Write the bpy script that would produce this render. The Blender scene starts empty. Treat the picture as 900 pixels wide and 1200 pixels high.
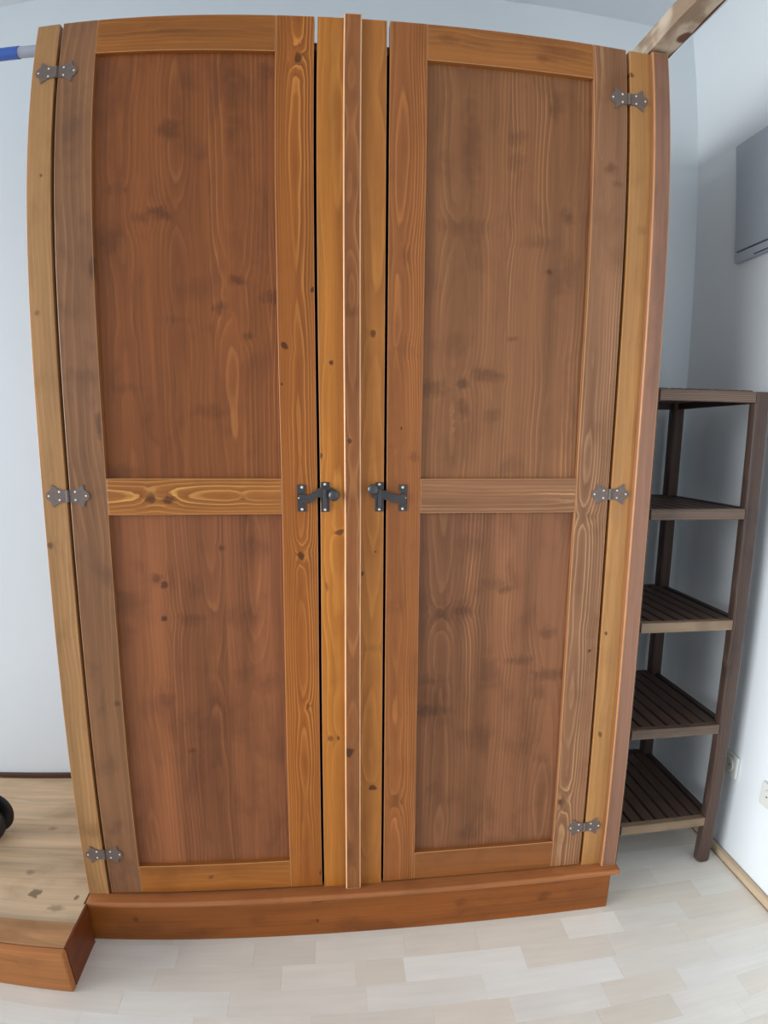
import bpy, bmesh, math, random
from mathutils import Vector, Matrix, noise

# ------------------------------------------------------------------ camera, world, lights, exposure
S = bpy.context.scene
COL = S.collection
CAM_POS = Vector((-0.0350, -1.0979, 1.2084))
YAW, PITCH, ROLL = 0.095113, -0.141686, 0.007143
cy_, sy_ = math.cos(YAW), math.sin(YAW)
cp_, sp_ = math.cos(PITCH), math.sin(PITCH)
cr_, sr_ = math.cos(ROLL), math.sin(ROLL)
right = Vector((cy_, -sy_, 0)); up0 = Vector((-sp_ * sy_, -sp_ * cy_, cp_)); fwd = Vector((cp_ * sy_, cp_ * cy_, sp_))
ax = right * cr_ + up0 * sr_
ay = up0 * cr_ - right * sr_
cam_data = bpy.data.cameras.new('camera')
cam = bpy.data.objects.new('camera', cam_data)
COL.objects.link(cam)
m = Matrix((ax, ay, -fwd)).transposed().to_4x4()
m.translation = CAM_POS
cam.matrix_world = m
# wide phone lens with barrel distortion: angle from the axis as a polynomial of the image radius in mm (1200 px = 36 mm)
cam_data.type = 'PANO'
cam_data.panorama_type = 'FISHEYE_LENS_POLYNOMIAL'
cam_data.sensor_fit = 'VERTICAL'
cam_data.sensor_width = 27.0
cam_data.sensor_height = 36.0
cam_data.fisheye_fov = math.radians(170)
PX = 1 / 0.03
cam_data.fisheye_polynomial_k0 = 0.0
cam_data.fisheye_polynomial_k1 = -0.0017159877497 * PX
cam_data.fisheye_polynomial_k2 = 0.1872868845e-6 * PX ** 2
cam_data.fisheye_polynomial_k3 = 1.488381259e-9 * PX ** 3
cam_data.fisheye_polynomial_k4 = -1.3780464e-12 * PX ** 4
cam_data.clip_start = 0.01
S.camera = cam

world = bpy.data.worlds.new('daylight')
S.world = world
world.use_nodes = True
bg = world.node_tree.nodes['Background']
bg.inputs['Color'].default_value = (0.73, 0.86, 1.0, 1)
bg.inputs['Strength'].default_value = 0.765


# daylight from the window at the left: low, broad and almost along the wardrobe's face
sun_data = bpy.data.lights.new('window_daylight', 'SUN')
sun_data.energy = 4.15; sun_data.angle = math.radians(42); sun_data.color = (0.93, 0.97, 1.0)
sun = bpy.data.objects.new('window_daylight', sun_data); COL.objects.link(sun)
SUN_AZ, SUN_EL = math.radians(15.0), math.radians(7.5)
sun.rotation_euler = Vector((math.cos(SUN_EL) * math.cos(SUN_AZ), math.cos(SUN_EL) * math.sin(SUN_AZ), -math.sin(SUN_EL))).to_track_quat('-Z', 'Y').to_euler()

S.view_settings.view_transform = 'Standard'
S.view_settings.look = 'None'
S.view_settings.exposure = 0.0
S.view_settings.gamma = 1.0
S.view_settings.use_curve_mapping = False


# ------------------------------------------------------------------ helpers
def srgb(r, g, b, k=1.0):
    def f(c):
        c /= 255.0
        return c / 12.92 if c <= 0.04045 else ((c + 0.055) / 1.055) ** 2.4
    return (f(r) * k, f(g) * k, f(b) * k, 1.0)


def box_into(bm, x0, x1, y0, y1, z0, z1, bev=0.0, seg=2, edge_mat=None):
    r = bmesh.ops.create_cube(bm, size=1.0)
    for v in r['verts']:
        v.co = Vector(((x0 + x1) / 2 + v.co.x * (x1 - x0), (y0 + y1) / 2 + v.co.y * (y1 - y0), (z0 + z1) / 2 + v.co.z * (z1 - z0)))
    if bev > 0:
        es = list({e for v in r['verts'] for e in v.link_edges})
        bmesh.ops.bevel(bm, geom=es, offset=bev, offset_type='OFFSET', segments=seg, profile=0.5, affect='EDGES',
                        clamp_overlap=True, material=-1 if edge_mat is None else edge_mat)


def cyl_into(bm, p0, p1, r0, r1=None, n=20):
    r1 = r0 if r1 is None else r1
    p0, p1 = Vector(p0), Vector(p1)
    d = p1 - p0
    rr = bmesh.ops.create_cone(bm, cap_ends=True, segments=n, radius1=r0, radius2=r1, depth=d.length)
    q = d.to_track_quat('Z', 'Y').to_matrix().to_4x4()
    q.translation = (p0 + p1) / 2
    bmesh.ops.transform(bm, matrix=q, verts=rr['verts'])


def prism_into(bm, pts, y0, y1):
    """outline in x,z pushed from y0 (front) to y1 (back)"""
    a = [bm.verts.new((p[0], y0, p[1])) for p in pts]
    b = [bm.verts.new((p[0], y1, p[1])) for p in pts]
    n = len(pts)
    bm.faces.new(a); bm.faces.new(b[::-1])
    for i in range(n):
        bm.faces.new((a[i], b[i], b[(i + 1) % n], a[(i + 1) % n]))
    bmesh.ops.recalc_face_normals(bm, faces=bm.faces)


def finish(name, bm, mats, parent=None, org=(0, 0, 0), smooth=False):
    o3 = Vector(org)
    for v in bm.verts:
        v.co -= o3
    me = bpy.data.meshes.new(name)
    bm.to_mesh(me); bm.free()
    if not isinstance(mats, (list, tuple)):
        mats = [mats]
    for mm in mats:
        me.materials.append(mm)
    if smooth:
        for p in me.polygons:
            p.use_smooth = True
    o = bpy.data.objects.new(name, me); COL.objects.link(o)
    if parent is not None:
        o.parent = parent
    else:
        o.location = o3
    return o


def board(name, x0, x1, y0, y1, z0, z1, mats, parent=None, org=(0, 0, 0), bev=0.0012, seg=2):
    bm = bmesh.new()
    two = isinstance(mats, (list, tuple)) and len(mats) > 1
    box_into(bm, x0, x1, y0, y1, z0, z1, bev, seg, 1 if two else None)
    return finish(name, bm, mats, parent, org)


def thing(name, loc, label, cat, group=None):
    o = bpy.data.objects.new(name, None); COL.objects.link(o)
    o.location = loc; o.empty_display_size = 0.05
    o['label'] = label; o['category'] = cat; o['kind'] = 'thing'
    if group:
        o['group'] = group
    return o


def struct(o):
    o['kind'] = 'structure'
    return o


# ------------------------------------------------------------------ node helpers
class NT:
    def __init__(self, tree):
        self.t = tree; self.n = tree.nodes; self.l = tree.links

    def put(self, sock, v):
        if isinstance(v, bpy.types.NodeSocket):
            self.l.new(v, sock)
        elif v is not None:
            sock.default_value = v

    def math(self, op, a, b=None, c=None, clamp=False):
        n = self.n.new('ShaderNodeMath'); n.operation = op; n.use_clamp = clamp
        self.put(n.inputs[0], a)
        if b is not None: self.put(n.inputs[1], b)
        if c is not None: self.put(n.inputs[2], c)
        return n.outputs[0]

    def vmath(self, op, a, b=None):
        n = self.n.new('ShaderNodeVectorMath'); n.operation = op
        self.put(n.inputs[0], a)
        if b is not None: self.put(n.inputs[1], b)
        return n.outputs['Value'] if op in ('LENGTH', 'DOT_PRODUCT', 'DISTANCE') else n.outputs['Vector']

    def comb(self, x, y, z):
        n = self.n.new('ShaderNodeCombineXYZ')
        self.put(n.inputs[0], x); self.put(n.inputs[1], y); self.put(n.inputs[2], z)
        return n.outputs[0]

    def sep(self, v):
        n = self.n.new('ShaderNodeSeparateXYZ'); self.put(n.inputs[0], v)
        return n.outputs[0], n.outputs[1], n.outputs[2]

    def noise(self, vec, scale=1.0, detail=2.0, rough=0.5, dist=0.0):
        n = self.n.new('ShaderNodeTexNoise')
        self.put(n.inputs['Vector'], vec); self.put(n.inputs['Scale'], scale)
        n.inputs['Detail'].default_value = detail; n.inputs['Roughness'].default_value = rough
        n.inputs['Distortion'].default_value = dist
        return n.outputs['Fac']

    def white(self, w):
        n = self.n.new('ShaderNodeTexWhiteNoise'); n.noise_dimensions = '1D'
        self.put(n.inputs['W'], w)
        return n.outputs['Value']

    def ramp(self, v, a, b, lo=0.0, hi=1.0, smooth=True):
        n = self.n.new('ShaderNodeMapRange')
        n.interpolation_type = 'SMOOTHSTEP' if smooth else 'LINEAR'
        self.put(n.inputs['Value'], v)
        for k, x in (('From Min', a), ('From Max', b), ('To Min', lo), ('To Max', hi)):
            self.put(n.inputs[k], x)
        return n.outputs['Result']

    def mix(self, f, a, b, mode='MIX'):
        n = self.n.new('ShaderNodeMix'); n.data_type = 'RGBA'; n.blend_type = mode; n.clamp_factor = True
        self.put(n.inputs[0], f); self.put(n.inputs[6], a); self.put(n.inputs[7], b)
        return n.outputs[2]

    def scale_color(self, c, f):
        n = self.n.new('ShaderNodeVectorMath'); n.operation = 'SCALE'
        self.put(n.inputs[0], c); self.put(n.inputs['Scale'], f)
        return n.outputs['Vector']


def group_tree(name, ins, outs):
    g = bpy.data.node_groups.new(name, 'ShaderNodeTree')
    for nm, tp, dv in ins:
        s = g.interface.new_socket(nm, in_out='INPUT', socket_type='NodeSocket' + tp)
        if dv is not None: s.default_value = dv
    for nm, tp in outs:
        g.interface.new_socket(nm, in_out='OUTPUT', socket_type='NodeSocket' + tp)
    gi = g.nodes.new('NodeGroupInput'); go = g.nodes.new('NodeGroupOutput')
    return g, gi, go


# a knot: adds to a darkness field and pushes the growth rings aside
KNOT, gi, go = group_tree('knot', [('Vector', 'Vector', None), ('Center', 'Vector', None), ('InvR', 'Vector', None), ('Dark', 'Float', 1.0),
                                   ('Push', 'Float', 0.0), ('Warp', 'Vector', None), ('DarkIn', 'Float', 0.0), ('PushIn', 'Float', 0.0)],
                         [('DarkOut', 'Float'), ('PushOut', 'Float')])
N = NT(KNOT)
d_ = N.vmath('ADD', N.vmath('MULTIPLY', N.vmath('SUBTRACT', gi.outputs['Vector'], gi.outputs['Center']), gi.outputs['InvR']), gi.outputs['Warp'])
ln = N.vmath('LENGTH', d_)
soft = N.ramp(gi.outputs['Dark'], 0.3, 0.9, 0.9, 0.3, False)            # faint knots are soft smudges, strong ones have a crisp rim
core = N.ramp(ln, N.math('SUBTRACT', 1.0, soft), N.math('ADD', 1.0, soft), 1.0, 0.0)
dk = N.math('MULTIPLY', core, gi.outputs['Dark'])
N.put(go.inputs['DarkOut'], N.math('MAXIMUM', gi.outputs['DarkIn'], dk))
l2 = N.math('MULTIPLY', ln, ln)
fall = N.math('DIVIDE', gi.outputs['Push'], N.math('MULTIPLY_ADD', l2, 0.22, 1.0))
N.put(go.inputs['PushOut'], N.math('ADD', gi.outputs['PushIn'], fall))

# sawn softwood: growth rings around a wandering pith, cut by the faces of the board (X across, Y depth, Z along the grain)
WOOD, gi, go = group_tree('sawn_wood', [('Vector', 'Vector', None), ('Seed', 'Float', 0.0), ('Centre', 'Float', 0.0), ('Lamella', 'Float', 10.0),
                                        ('Pith', 'Float', 0.03), ('WanderX', 'Float', 0.02), ('WanderD', 'Float', 0.03), ('Freq', 'Float', 140.0), ('Line', 'Float', 0.5),
                                        ('Blotch', 'Float', 0.3), ('Base', 'Color', (0.3, 0.15, 0.06, 1)), ('Light', 'Color', (0.5, 0.3, 0.14, 1)),
                                        ('Deep', 'Color', (0.15, 0.07, 0.04, 1)), ('KnotDark', 'Float', 0.0), ('KnotPush', 'Float', 0.0)],
                         [('Color', 'Color'), ('Height', 'Float'), ('Rough', 'Float')])
N = NT(WOOD)
I = gi.outputs
X, Y, Z = N.sep(I['Vector'])
xr = N.math('SUBTRACT', X, I['Centre'])
cell = N.math('FLOOR', N.math('ADD', N.math('DIVIDE', xr, I['Lamella']), 0.5))
lx = N.math('SUBTRACT', xr, N.math('MULTIPLY', cell, I['Lamella']))
is_lam = N.math('LESS_THAN', I['Lamella'], 1.0)
cs = N.math('ADD', N.math('MULTIPLY', cell, 7.13), I['Seed'])
rnd1, rnd2, rnd3 = N.white(cs), N.white(N.math('ADD', cs, 31.7)), N.white(N.math('ADD', cs, 77.1))
off = N.math('MULTIPLY', N.math('MULTIPLY', N.math('SUBTRACT', rnd1, 0.5), I['Lamella']), N.math('MULTIPLY', is_lam, 0.5))
lx = N.math('SUBTRACT', lx, off)
nA = N.math('SUBTRACT', N.noise(N.comb(cs, 0.0, N.math('MULTIPLY', Z, 1.6)), 1.0, 2.0), 0.5)
nB = N.math('SUBTRACT', N.noise(N.comb(cs, N.math('MULTIPLY', X, 2.5), N.math('MULTIPLY', Z, 2.4)), 1.0, 2.5), 0.5)
nC = N.math('SUBTRACT', N.noise(N.comb(N.math('MULTIPLY', X, 40.0), cs, N.math('MULTIPLY', Z, 2.6)), 1.0, 2.0), 0.5)
wx = N.math('ADD', lx, N.math('MULTIPLY', nA, N.math('MULTIPLY', I['WanderX'], 2.0)))
dd = N.math('ADD', N.math('ADD', I['Pith'], Y), N.math('MULTIPLY', nB, N.math('MULTIPLY', I['WanderD'], 2.0)))
rad = N.math('SQRT', N.math('ADD', N.math('MULTIPLY', wx, wx), N.math('MULTIPLY', dd, dd)))
rad = N.math('ADD', rad, N.math('ADD', N.math('MULTIPLY', nC, 0.006), I['KnotPush']))
ph = N.math('MULTIPLY', rad, I['Freq'])
ring = N.math('FRACT', ph)
rid = N.math('FLOOR', ph)
rr = N.white(N.math('ADD', rid, N.math('MULTIPLY', cs, 3.3)))
line = N.math('MULTIPLY', N.ramp(ring, 0.5, 0.84), N.ramp(ring, 0.88, 1.0, 1.0, 0.0))
patch = N.ramp(N.noise(N.comb(N.math('MULTIPLY', X, 17.0), cs, N.math('MULTIPLY', Z, 1.5)), 1.0, 2.0), 0.37, 0.60, 0.14, 1.15)
line = N.math('MULTIPLY', line, N.math('MULTIPLY_ADD', rr, 0.75, 0.25))
line = N.math('MULTIPLY', line, patch)
lam_k = N.math('MULTIPLY_ADD', N.math('MULTIPLY', is_lam, N.math('SUBTRACT', rnd3, 0.6)), 0.9, 1.0)
line = N.math('MULTIPLY', line, N.math('MAXIMUM', lam_k, 0.1))
early = N.math('MULTIPLY', N.ramp(ring, 0.0, 0.5, 1.0, 0.0), patch)
fibre = N.noise(N.comb(N.math('MULTIPLY', X, 260.0), N.math('MULTIPLY', Y, 260.0), N.math('MULTIPLY_ADD', Z, 5.0, cs)), 1.0, 3.0, 0.6)
broad = N.noise(N.comb(N.math('MULTIPLY', X, 26.0), N.math('ADD', N.math('MULTIPLY', Y, 26.0), cs), N.math('MULTIPLY', Z, 1.4)), 1.0, 2.0)
blot = N.noise(N.comb(N.math('MULTIPLY_ADD', X, 13.0, cs), N.math('MULTIPLY', Y, 8.0), N.math('MULTIPLY', Z, 8.0)), 1.0, 3.0, 0.55, 0.4)
blot = N.math('MULTIPLY', N.ramp(blot, 0.48, 0.75), I['Blotch'])
c = N.mix(N.math('MULTIPLY', early, N.math('MULTIPLY', I['Line'], 0.30)), I['Base'], I['Deep'])
c = N.mix(N.math('MULTIPLY', line, I['Line']), c, I['Light'])
c = N.mix(blot, c, I['Deep'])
tone = N.math('MULTIPLY_ADD', N.math('SUBTRACT', fibre, 0.5), 0.42, 1.0)
tone = N.math('ADD', tone, N.math('MULTIPLY', N.math('SUBTRACT', broad, 0.5), 0.9))
tone = N.math('ADD', tone, N.math('MULTIPLY', N.math('MULTIPLY', is_lam, N.math('SUBTRACT', rnd2, 0.5)), 0.3))
c = N.scale_color(c, tone)
knot_col = N.scale_color(I['Deep'], 0.45)
c = N.mix(N.math('MULTIPLY', I['KnotDark'], 0.85), c, knot_col)
N.put(go.inputs['Color'], c)
h = N.math('ADD', N.math('MULTIPLY', line, 0.6), N.math('MULTIPLY', fibre, 0.8))
N.put(go.inputs['Height'], h)
N.put(go.inputs['Rough'], N.math('MULTIPLY_ADD', fibre, 0.16, -0.08))


def new_mat(name):
    mt = bpy.data.materials.new(name); mt.use_nodes = True
    mt.node_tree.nodes.clear()
    n = NT(mt.node_tree)
    b = n.n.new('ShaderNodeBsdfPrincipled'); o = n.n.new('ShaderNodeOutputMaterial')
    n.l.new(b.outputs[0], o.inputs[0])
    return mt, n, b


def wood(name, base, light, deep, axes='xyz', seed=0.0, centre=0.0, lam=10.0, pith=0.03, wx=0.02, wd=0.03, freq=140.0, line=0.5, blotch=0.3,
         rough=0.40, knots=(), spec=0.28, bump=0.0006, org=(0, 0, 0), k=(1, 1, 1)):
    base, light, deep = [tuple(c_ * k_ for c_, k_ in zip(col_[:3], k)) + (1.0,) for col_ in (base, light, deep)]
    tint = k
    mt, n, b = new_mat(name)
    tc = n.n.new('ShaderNodeTexCoord')
    s = n.sep(n.vmath('ADD', tc.outputs['Object'], tuple(org)))
    v = n.comb(*['xyz'.index(a) is not None and s['xyz'.index(a)] for a in axes])
    g = n.n.new('ShaderNodeGroup'); g.node_tree = WOOD
    n.put(g.inputs['Vector'], v)
    for k, x in (('Seed', seed), ('Centre', centre), ('Lamella', lam), ('Pith', pith), ('WanderX', wx), ('WanderD', wd), ('Freq', freq),
                 ('Line', line), ('Blotch', blotch), ('Base', base), ('Light', light), ('Deep', deep)):
        g.inputs[k].default_value = x
    if knots:
        fl = n.comb(*[(n.sep(v)[i] if i != 1 else 0.0) for i in range(3)])
        warp = n.n.new('ShaderNodeTexNoise'); n.put(warp.inputs['Vector'], fl); warp.inputs['Scale'].default_value = 45.0
        warp.inputs['Detail'].default_value = 2.0
        wv = n.vmath('MULTIPLY', n.vmath('SUBTRACT', warp.outputs['Color'], (0.5, 0.5, 0.5)), (2.0, 0.0, 2.6))
        dsock, psock = 0.0, 0.0
        for (u, w, ru, rw, dark, push) in knots:
            # u, w are given in the face's own first and second axis; swap when the grain runs along the first
            swap = axes[0] != 'x'
            if axes == 'yzx':
                a, c2, ra, rc = w, u, rw, ru
            elif swap:
                a, c2, ra, rc = w, u, rw, ru
            else:
                a, c2, ra, rc = u, w, ru, rw
            k = n.n.new('ShaderNodeGroup'); k.node_tree = KNOT
            n.put(k.inputs['Vector'], fl)
            k.inputs['Center'].default_value = (a, 0, c2)
            k.inputs['InvR'].default_value = (1 / max(ra, 0.001), 0, 1 / max(rc, 0.001))
            k.inputs['Dark'].default_value = dark; k.inputs['Push'].default_value = push * 0.001
            n.put(k.inputs['Warp'], wv)
            n.put(k.inputs['DarkIn'], dsock); n.put(k.inputs['PushIn'], psock)
            dsock, psock = k.outputs['DarkOut'], k.outputs['PushOut']
        n.put(g.inputs['KnotDark'], dsock); n.put(g.inputs['KnotPush'], psock)
    n.put(b.inputs['Base Color'], g.outputs['Color'])
    n.put(b.inputs['Roughness'], n.math('ADD', g.outputs['Rough'], rough))
    b.inputs['Specular IOR Level'].default_value = spec
    if bump:
        bp = n.n.new('ShaderNodeBump'); bp.inputs['Strength'].default_value = 0.5; bp.inputs['Distance'].default_value = bump
        n.put(bp.inputs['Height'], g.outputs['Height']); n.put(b.inputs['Normal'], bp.outputs[0])
    return mt


def plain(name, col, rough=0.5, metal=0.0, spec=0.5, noise_amt=0.06, noise_scale=30.0, bump=0.0):
    mt, n, b = new_mat(name)
    tc = n.n.new('ShaderNodeTexCoord')
    f = n.noise(tc.outputs['Object'], noise_scale, 4.0, 0.6)
    k = n.math('MULTIPLY_ADD', n.math('SUBTRACT', f, 0.5), noise_amt * 2, 1.0)
    n.put(b.inputs['Base Color'], n.scale_color(tuple(col[:3]), k))
    b.inputs['Roughness'].default_value = rough; b.inputs['Metallic'].default_value = metal
    b.inputs['Specular IOR Level'].default_value = spec
    if bump:
        bp = n.n.new('ShaderNodeBump'); bp.inputs['Strength'].default_value = 0.6; bp.inputs['Distance'].default_value = bump
        n.put(bp.inputs['Height'], f); n.put(b.inputs['Normal'], bp.outputs[0])
    return mt


KNOTS = {
    'l_stile_r': [(-0.140,1.400,0.0070,0.0070,1,9), (-0.115,0.957,0.0090,0.0110,1,12), (-0.108,1.960,0.0070,0.0110,1,10), (-0.147,1.323,0.0020,0.0030,1,1), (-0.081,1.513,0.0040,0.0050,1,2), (-0.102,0.600,0.0040,0.0060,0.8,6), (-0.077,0.162,0.0060,0.0090,0.8,6)],
    'post_l': [(-0.044,1.368,0.0050,0.0050,1,6), (-0.070,1.178,0.0050,0.0070,1,5), (-0.029,1.006,0.0090,0.0060,0.9,5), (-0.052,0.520,0.0060,0.0070,0.7,4), (-0.034,0.519,0.0030,0.0050,0.8,3), (-0.058,0.882,0.0050,0.0080,0.4,3)],
    'batten_c': [(-0.007,0.491,0.0090,0.0130,0.95,9), (-0.006,1.205,0.0050,0.0060,0.8,5), (-0.008,1.468,0.0210,0.0080,0.35,3), (0.001,1.474,0.0140,0.0070,0.3,0), (-0.012,0.223,0.0100,0.0190,0.3,3)],
    'post_r': [(0.044,1.429,0.0060,0.0070,0.8,9), (0.046,0.387,0.0100,0.0070,1,6), (0.022,0.910,0.0030,0.0050,1,1), (0.051,0.960,0.0020,0.0020,1,0), (0.046,0.735,0.0160,0.0080,0.3,4)],
    'l_stile_l': [(-0.515,1.546,0.0050,0.0200,0.6,5), (-0.518,1.237,0.0060,0.0250,0.6,4), (-0.547,1.334,0.0310,0.0110,0.22,0), (-0.556,1.459,0.0370,0.0170,0.2,0), (-0.569,0.467,0.0270,0.0170,0.2,0), (-0.522,0.624,0.0060,0.0060,0.6,2), (-0.550,1.816,0.0280,0.0850,0.25,0)],
    'post_0': [(-0.612,1.724,0.0030,0.0030,0.8,1), (-0.634,0.983,0.0060,0.0060,0.7,6), (-0.626,1.457,0.0060,0.0050,0.5,3), (-0.603,0.299,0.0160,0.0140,0.3,3)],
    'r_stile_l': [(0.104,0.344,0.0180,0.0160,0.45,8), (0.106,1.235,0.0020,0.0030,1,0), (0.133,1.174,0.0110,0.0090,0.4,5), (0.110,1.584,0.0140,0.0130,0.25,4), (0.113,1.398,0.0180,0.0140,0.2,4)],
    'r_stile_r': [(0.549,1.784,0.0130,0.0140,0.5,12), (0.565,1.755,0.0120,0.0070,0.35,3), (0.524,0.313,0.0100,0.0140,0.8,12), (0.538,1.040,0.0180,0.0120,0.35,9), (0.566,0.712,0.0040,0.0040,1,2), (0.568,0.750,0.0130,0.0120,0.2,5)],
    'post_9': [(0.604,0.756,0.0040,0.0050,0.9,1), (0.609,0.493,0.0050,0.0060,0.8,2), (0.674,0.967,0.0090,0.0090,0.3,2), (0.596,1.993,0.0060,0.0060,0.9,2), (0.585,1.847,0.0060,0.0060,0.4,0), (0.625,1.662,0.0100,0.0070,0.3,2)],
    'l_mid': [(-0.423,1.083,0.0090,0.0110,0.8,10), (-0.390,1.079,0.0120,0.0080,0.85,10), (-0.235,1.086,0.0070,0.0070,0.3,6), (-0.314,1.061,0.1060,0.0040,0.1,1)],
    'l_top': [(-0.360,2.011,0.0680,0.0080,0.15,2), (-0.411,1.990,0.0350,0.0090,0.1,2)],
    'l_bot': [(-0.344,0.164,0.0070,0.0060,0.6,3), (-0.438,0.183,0.0410,0.0130,0.2,3)],
    'r_mid': [(0.281,1.094,0.0390,0.0060,0.1,6), (0.399,1.078,0.0500,0.0080,0.12,5)],
    'r_top': [(0.393,2.002,0.0130,0.0090,0.45,8), (0.193,2.022,0.0180,0.0090,0.4,5), (0.440,2.020,0.0420,0.0120,0.3,0), (0.256,2.016,0.0360,0.0080,0.25,3)],
    'r_bot': [(0.314,0.154,0.0890,0.0100,0.15,3)],
    'panel_lu': [(-0.364,1.817,0.0220,0.0150,0.5,5), (-0.323,1.912,0.0170,0.0210,0.3,0), (-0.418,1.642,0.0160,0.0120,0.4,6), (-0.381,1.652,0.0220,0.0110,0.55,8), (-0.466,1.699,0.0200,0.0100,0.35,7), (-0.484,1.595,0.0240,0.0270,0.4,0), (-0.307,1.507,0.0340,0.0200,0.25,0), (-0.235,1.528,0.0150,0.0100,0.55,8), (-0.269,1.473,0.0140,0.0110,0.5,7), (-0.162,1.495,0.0240,0.0140,0.45,5), (-0.214,1.421,0.0100,0.0090,0.5,9), (-0.299,1.267,0.0290,0.0120,0.3,0), (-0.488,1.138,0.0350,0.0140,0.35,0), (-0.238,1.882,0.0150,0.0760,0.4,3), (-0.171,1.936,0.0150,0.0160,0.4,0), (-0.491,1.830,0.0130,0.0690,0.25,0), (-0.197,1.474,0.0140,0.0510,0.15,0), (-0.357,1.448,0.0220,0.0070,0.25,4), (-0.460,1.310,0.0250,0.0090,0.2,3)],
    'panel_ll': [(-0.424,0.906,0.0120,0.0110,0.6,8), (-0.409,0.889,0.0070,0.0080,0.8,6), (-0.415,0.813,0.0070,0.0080,0.85,9), (-0.357,0.811,0.0240,0.0130,0.4,8), (-0.285,0.972,0.0090,0.0070,0.6,5), (-0.488,0.854,0.0320,0.0250,0.35,0), (-0.244,0.679,0.0190,0.0180,0.3,8), (-0.346,0.881,0.0160,0.0230,0.3,3), (-0.191,0.656,0.0230,0.0180,0.3,4), (-0.319,0.557,0.0770,0.0420,0.15,0), (-0.228,0.401,0.0200,0.0320,0.2,4), (-0.420,0.624,0.0150,0.0120,0.3,5), (-0.370,0.496,0.0080,0.0070,0.5,4)],
    'panel_ru': [(0.343,1.836,0.0180,0.0140,0.35,4), (0.344,1.787,0.0160,0.0150,0.3,3), (0.460,1.682,0.0140,0.0140,0.5,9), (0.237,1.650,0.0550,0.0140,0.25,10), (0.396,1.626,0.0340,0.0120,0.3,8), (0.172,1.321,0.0300,0.0150,0.4,3), (0.241,1.333,0.0120,0.0110,0.6,8), (0.243,1.280,0.0110,0.0170,0.5,9), (0.294,1.350,0.0290,0.0110,0.45,8), (0.309,1.264,0.0150,0.0170,0.35,3), (0.427,1.567,0.0080,0.0060,0.7,6), (0.429,1.909,0.0140,0.0270,0.4,4), (0.246,1.815,0.0170,0.0680,0.35,4), (0.447,1.550,0.0190,0.0250,0.3,5), (0.471,1.569,0.0200,0.0290,0.3,0), (0.348,1.428,0.0110,0.0050,0.4,3), (0.455,1.231,0.0240,0.0470,0.15,2)],
    'panel_rl': [(0.336,0.879,0.0370,0.0150,0.3,3), (0.359,0.866,0.0180,0.0100,0.5,3), (0.213,0.803,0.0260,0.0160,0.3,9), (0.259,0.814,0.0240,0.0100,0.35,8), (0.319,0.657,0.0210,0.0340,0.35,0), (0.463,0.755,0.0190,0.0130,0.45,8), (0.399,0.689,0.0280,0.0110,0.45,9), (0.181,0.647,0.0350,0.0100,0.3,5), (0.180,0.572,0.0420,0.0130,0.5,5), (0.473,0.651,0.0370,0.0130,0.45,8), (0.452,0.604,0.0170,0.0130,0.3,8), (0.281,0.234,0.0220,0.0180,0.3,0), (0.431,0.520,0.0260,0.0560,0.2,4), (0.303,0.505,0.0390,0.0180,0.2,4), (0.405,0.191,0.0570,0.0230,0.15,0)],
    'plinth': [(-0.525,0.065,0.0080,0.0080,0.6,4), (0.268,0.064,0.0130,0.0100,0.4,5), (0.484,0.060,0.0140,0.0110,0.5,6), (-0.090,0.102,0.0120,0.0070,0.5,4), (-0.342,0.029,0.0410,0.0100,0.3,3), (0.096,0.003,0.0540,0.0080,0.3,3), (-0.089,0.043,0.0040,0.0050,0.7,1)],
    'platform': [(-0.777,-0.006,0.0130,0.0130,0.9,6), (-0.669,-0.011,0.0070,0.0080,0.9,4), (-0.825,0.064,0.0090,0.0070,0.6,3), (-0.842,0.230,0.0100,0.0070,0.5,2), (-0.704,-0.047,0.0150,0.0080,0.6,5), (-0.679,0.038,0.0220,0.0110,0.2,3)],
}
# ------------------------------------------------------------------ room
BACK = 0.478          # face of the back wall
RIGHT = 1.10          # face of the right wall
CEIL = 2.52
plaster = plain('white_plaster', srgb(226, 230, 232), 0.85, spec=0.2, noise_amt=0.02, noise_scale=6.0, bump=0.0004)
ceil_mat = plain('ceiling_plaster', srgb(232, 236, 240), 0.9, spec=0.2, noise_amt=0.02, noise_scale=6.0)
LEFT_END, FRONT_END = -3.2, -3.0
struct(board('wall_back', LEFT_END, RIGHT + 0.1, BACK, BACK + 0.1, 0, CEIL, plaster, bev=0))
struct(board('wall_right', RIGHT, RIGHT + 0.1, FRONT_END, BACK, 0, CEIL, plaster, bev=0))
struct(board('ceiling', LEFT_END, RIGHT + 0.1, -1.5, BACK + 0.1, CEIL, CEIL + 0.1, ceil_mat, bev=0))

# floor: pale three-strip laminate, every strip piece near the camera is its own board
mt, n, b = new_mat('laminate')
tc = n.n.new('ShaderNodeTexCoord'); oi = n.n.new('ShaderNodeObjectInfo'); geo = n.n.new('ShaderNodeNewGeometry')
px, py, pz = n.sep(geo.outputs['Position'])
seed = n.math('MULTIPLY', oi.outputs['Random'], 90.0)
fib = n.noise(n.comb(n.math('MULTIPLY_ADD', px, 5.0, seed), n.math('MULTIPLY', py, 90.0), seed), 1.0, 3.0, 0.6)
big = n.noise(n.comb(n.math('MULTIPLY_ADD', px, 7.0, seed), n.math('MULTIPLY', py, 22.0), seed), 1.0, 2.0)
k = n.math('ADD', n.math('MULTIPLY_ADD', n.math('SUBTRACT', fib, 0.5), 0.14, 1.0), n.math('MULTIPLY', n.math('SUBTRACT', big, 0.5), 0.16))
n.put(b.inputs['Base Color'], n.scale_color(oi.outputs['Color'], k))
b.inputs['Roughness'].default_value = 0.34
b.inputs['Specular IOR Level'].default_value = 0.4
laminate = mt

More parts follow.
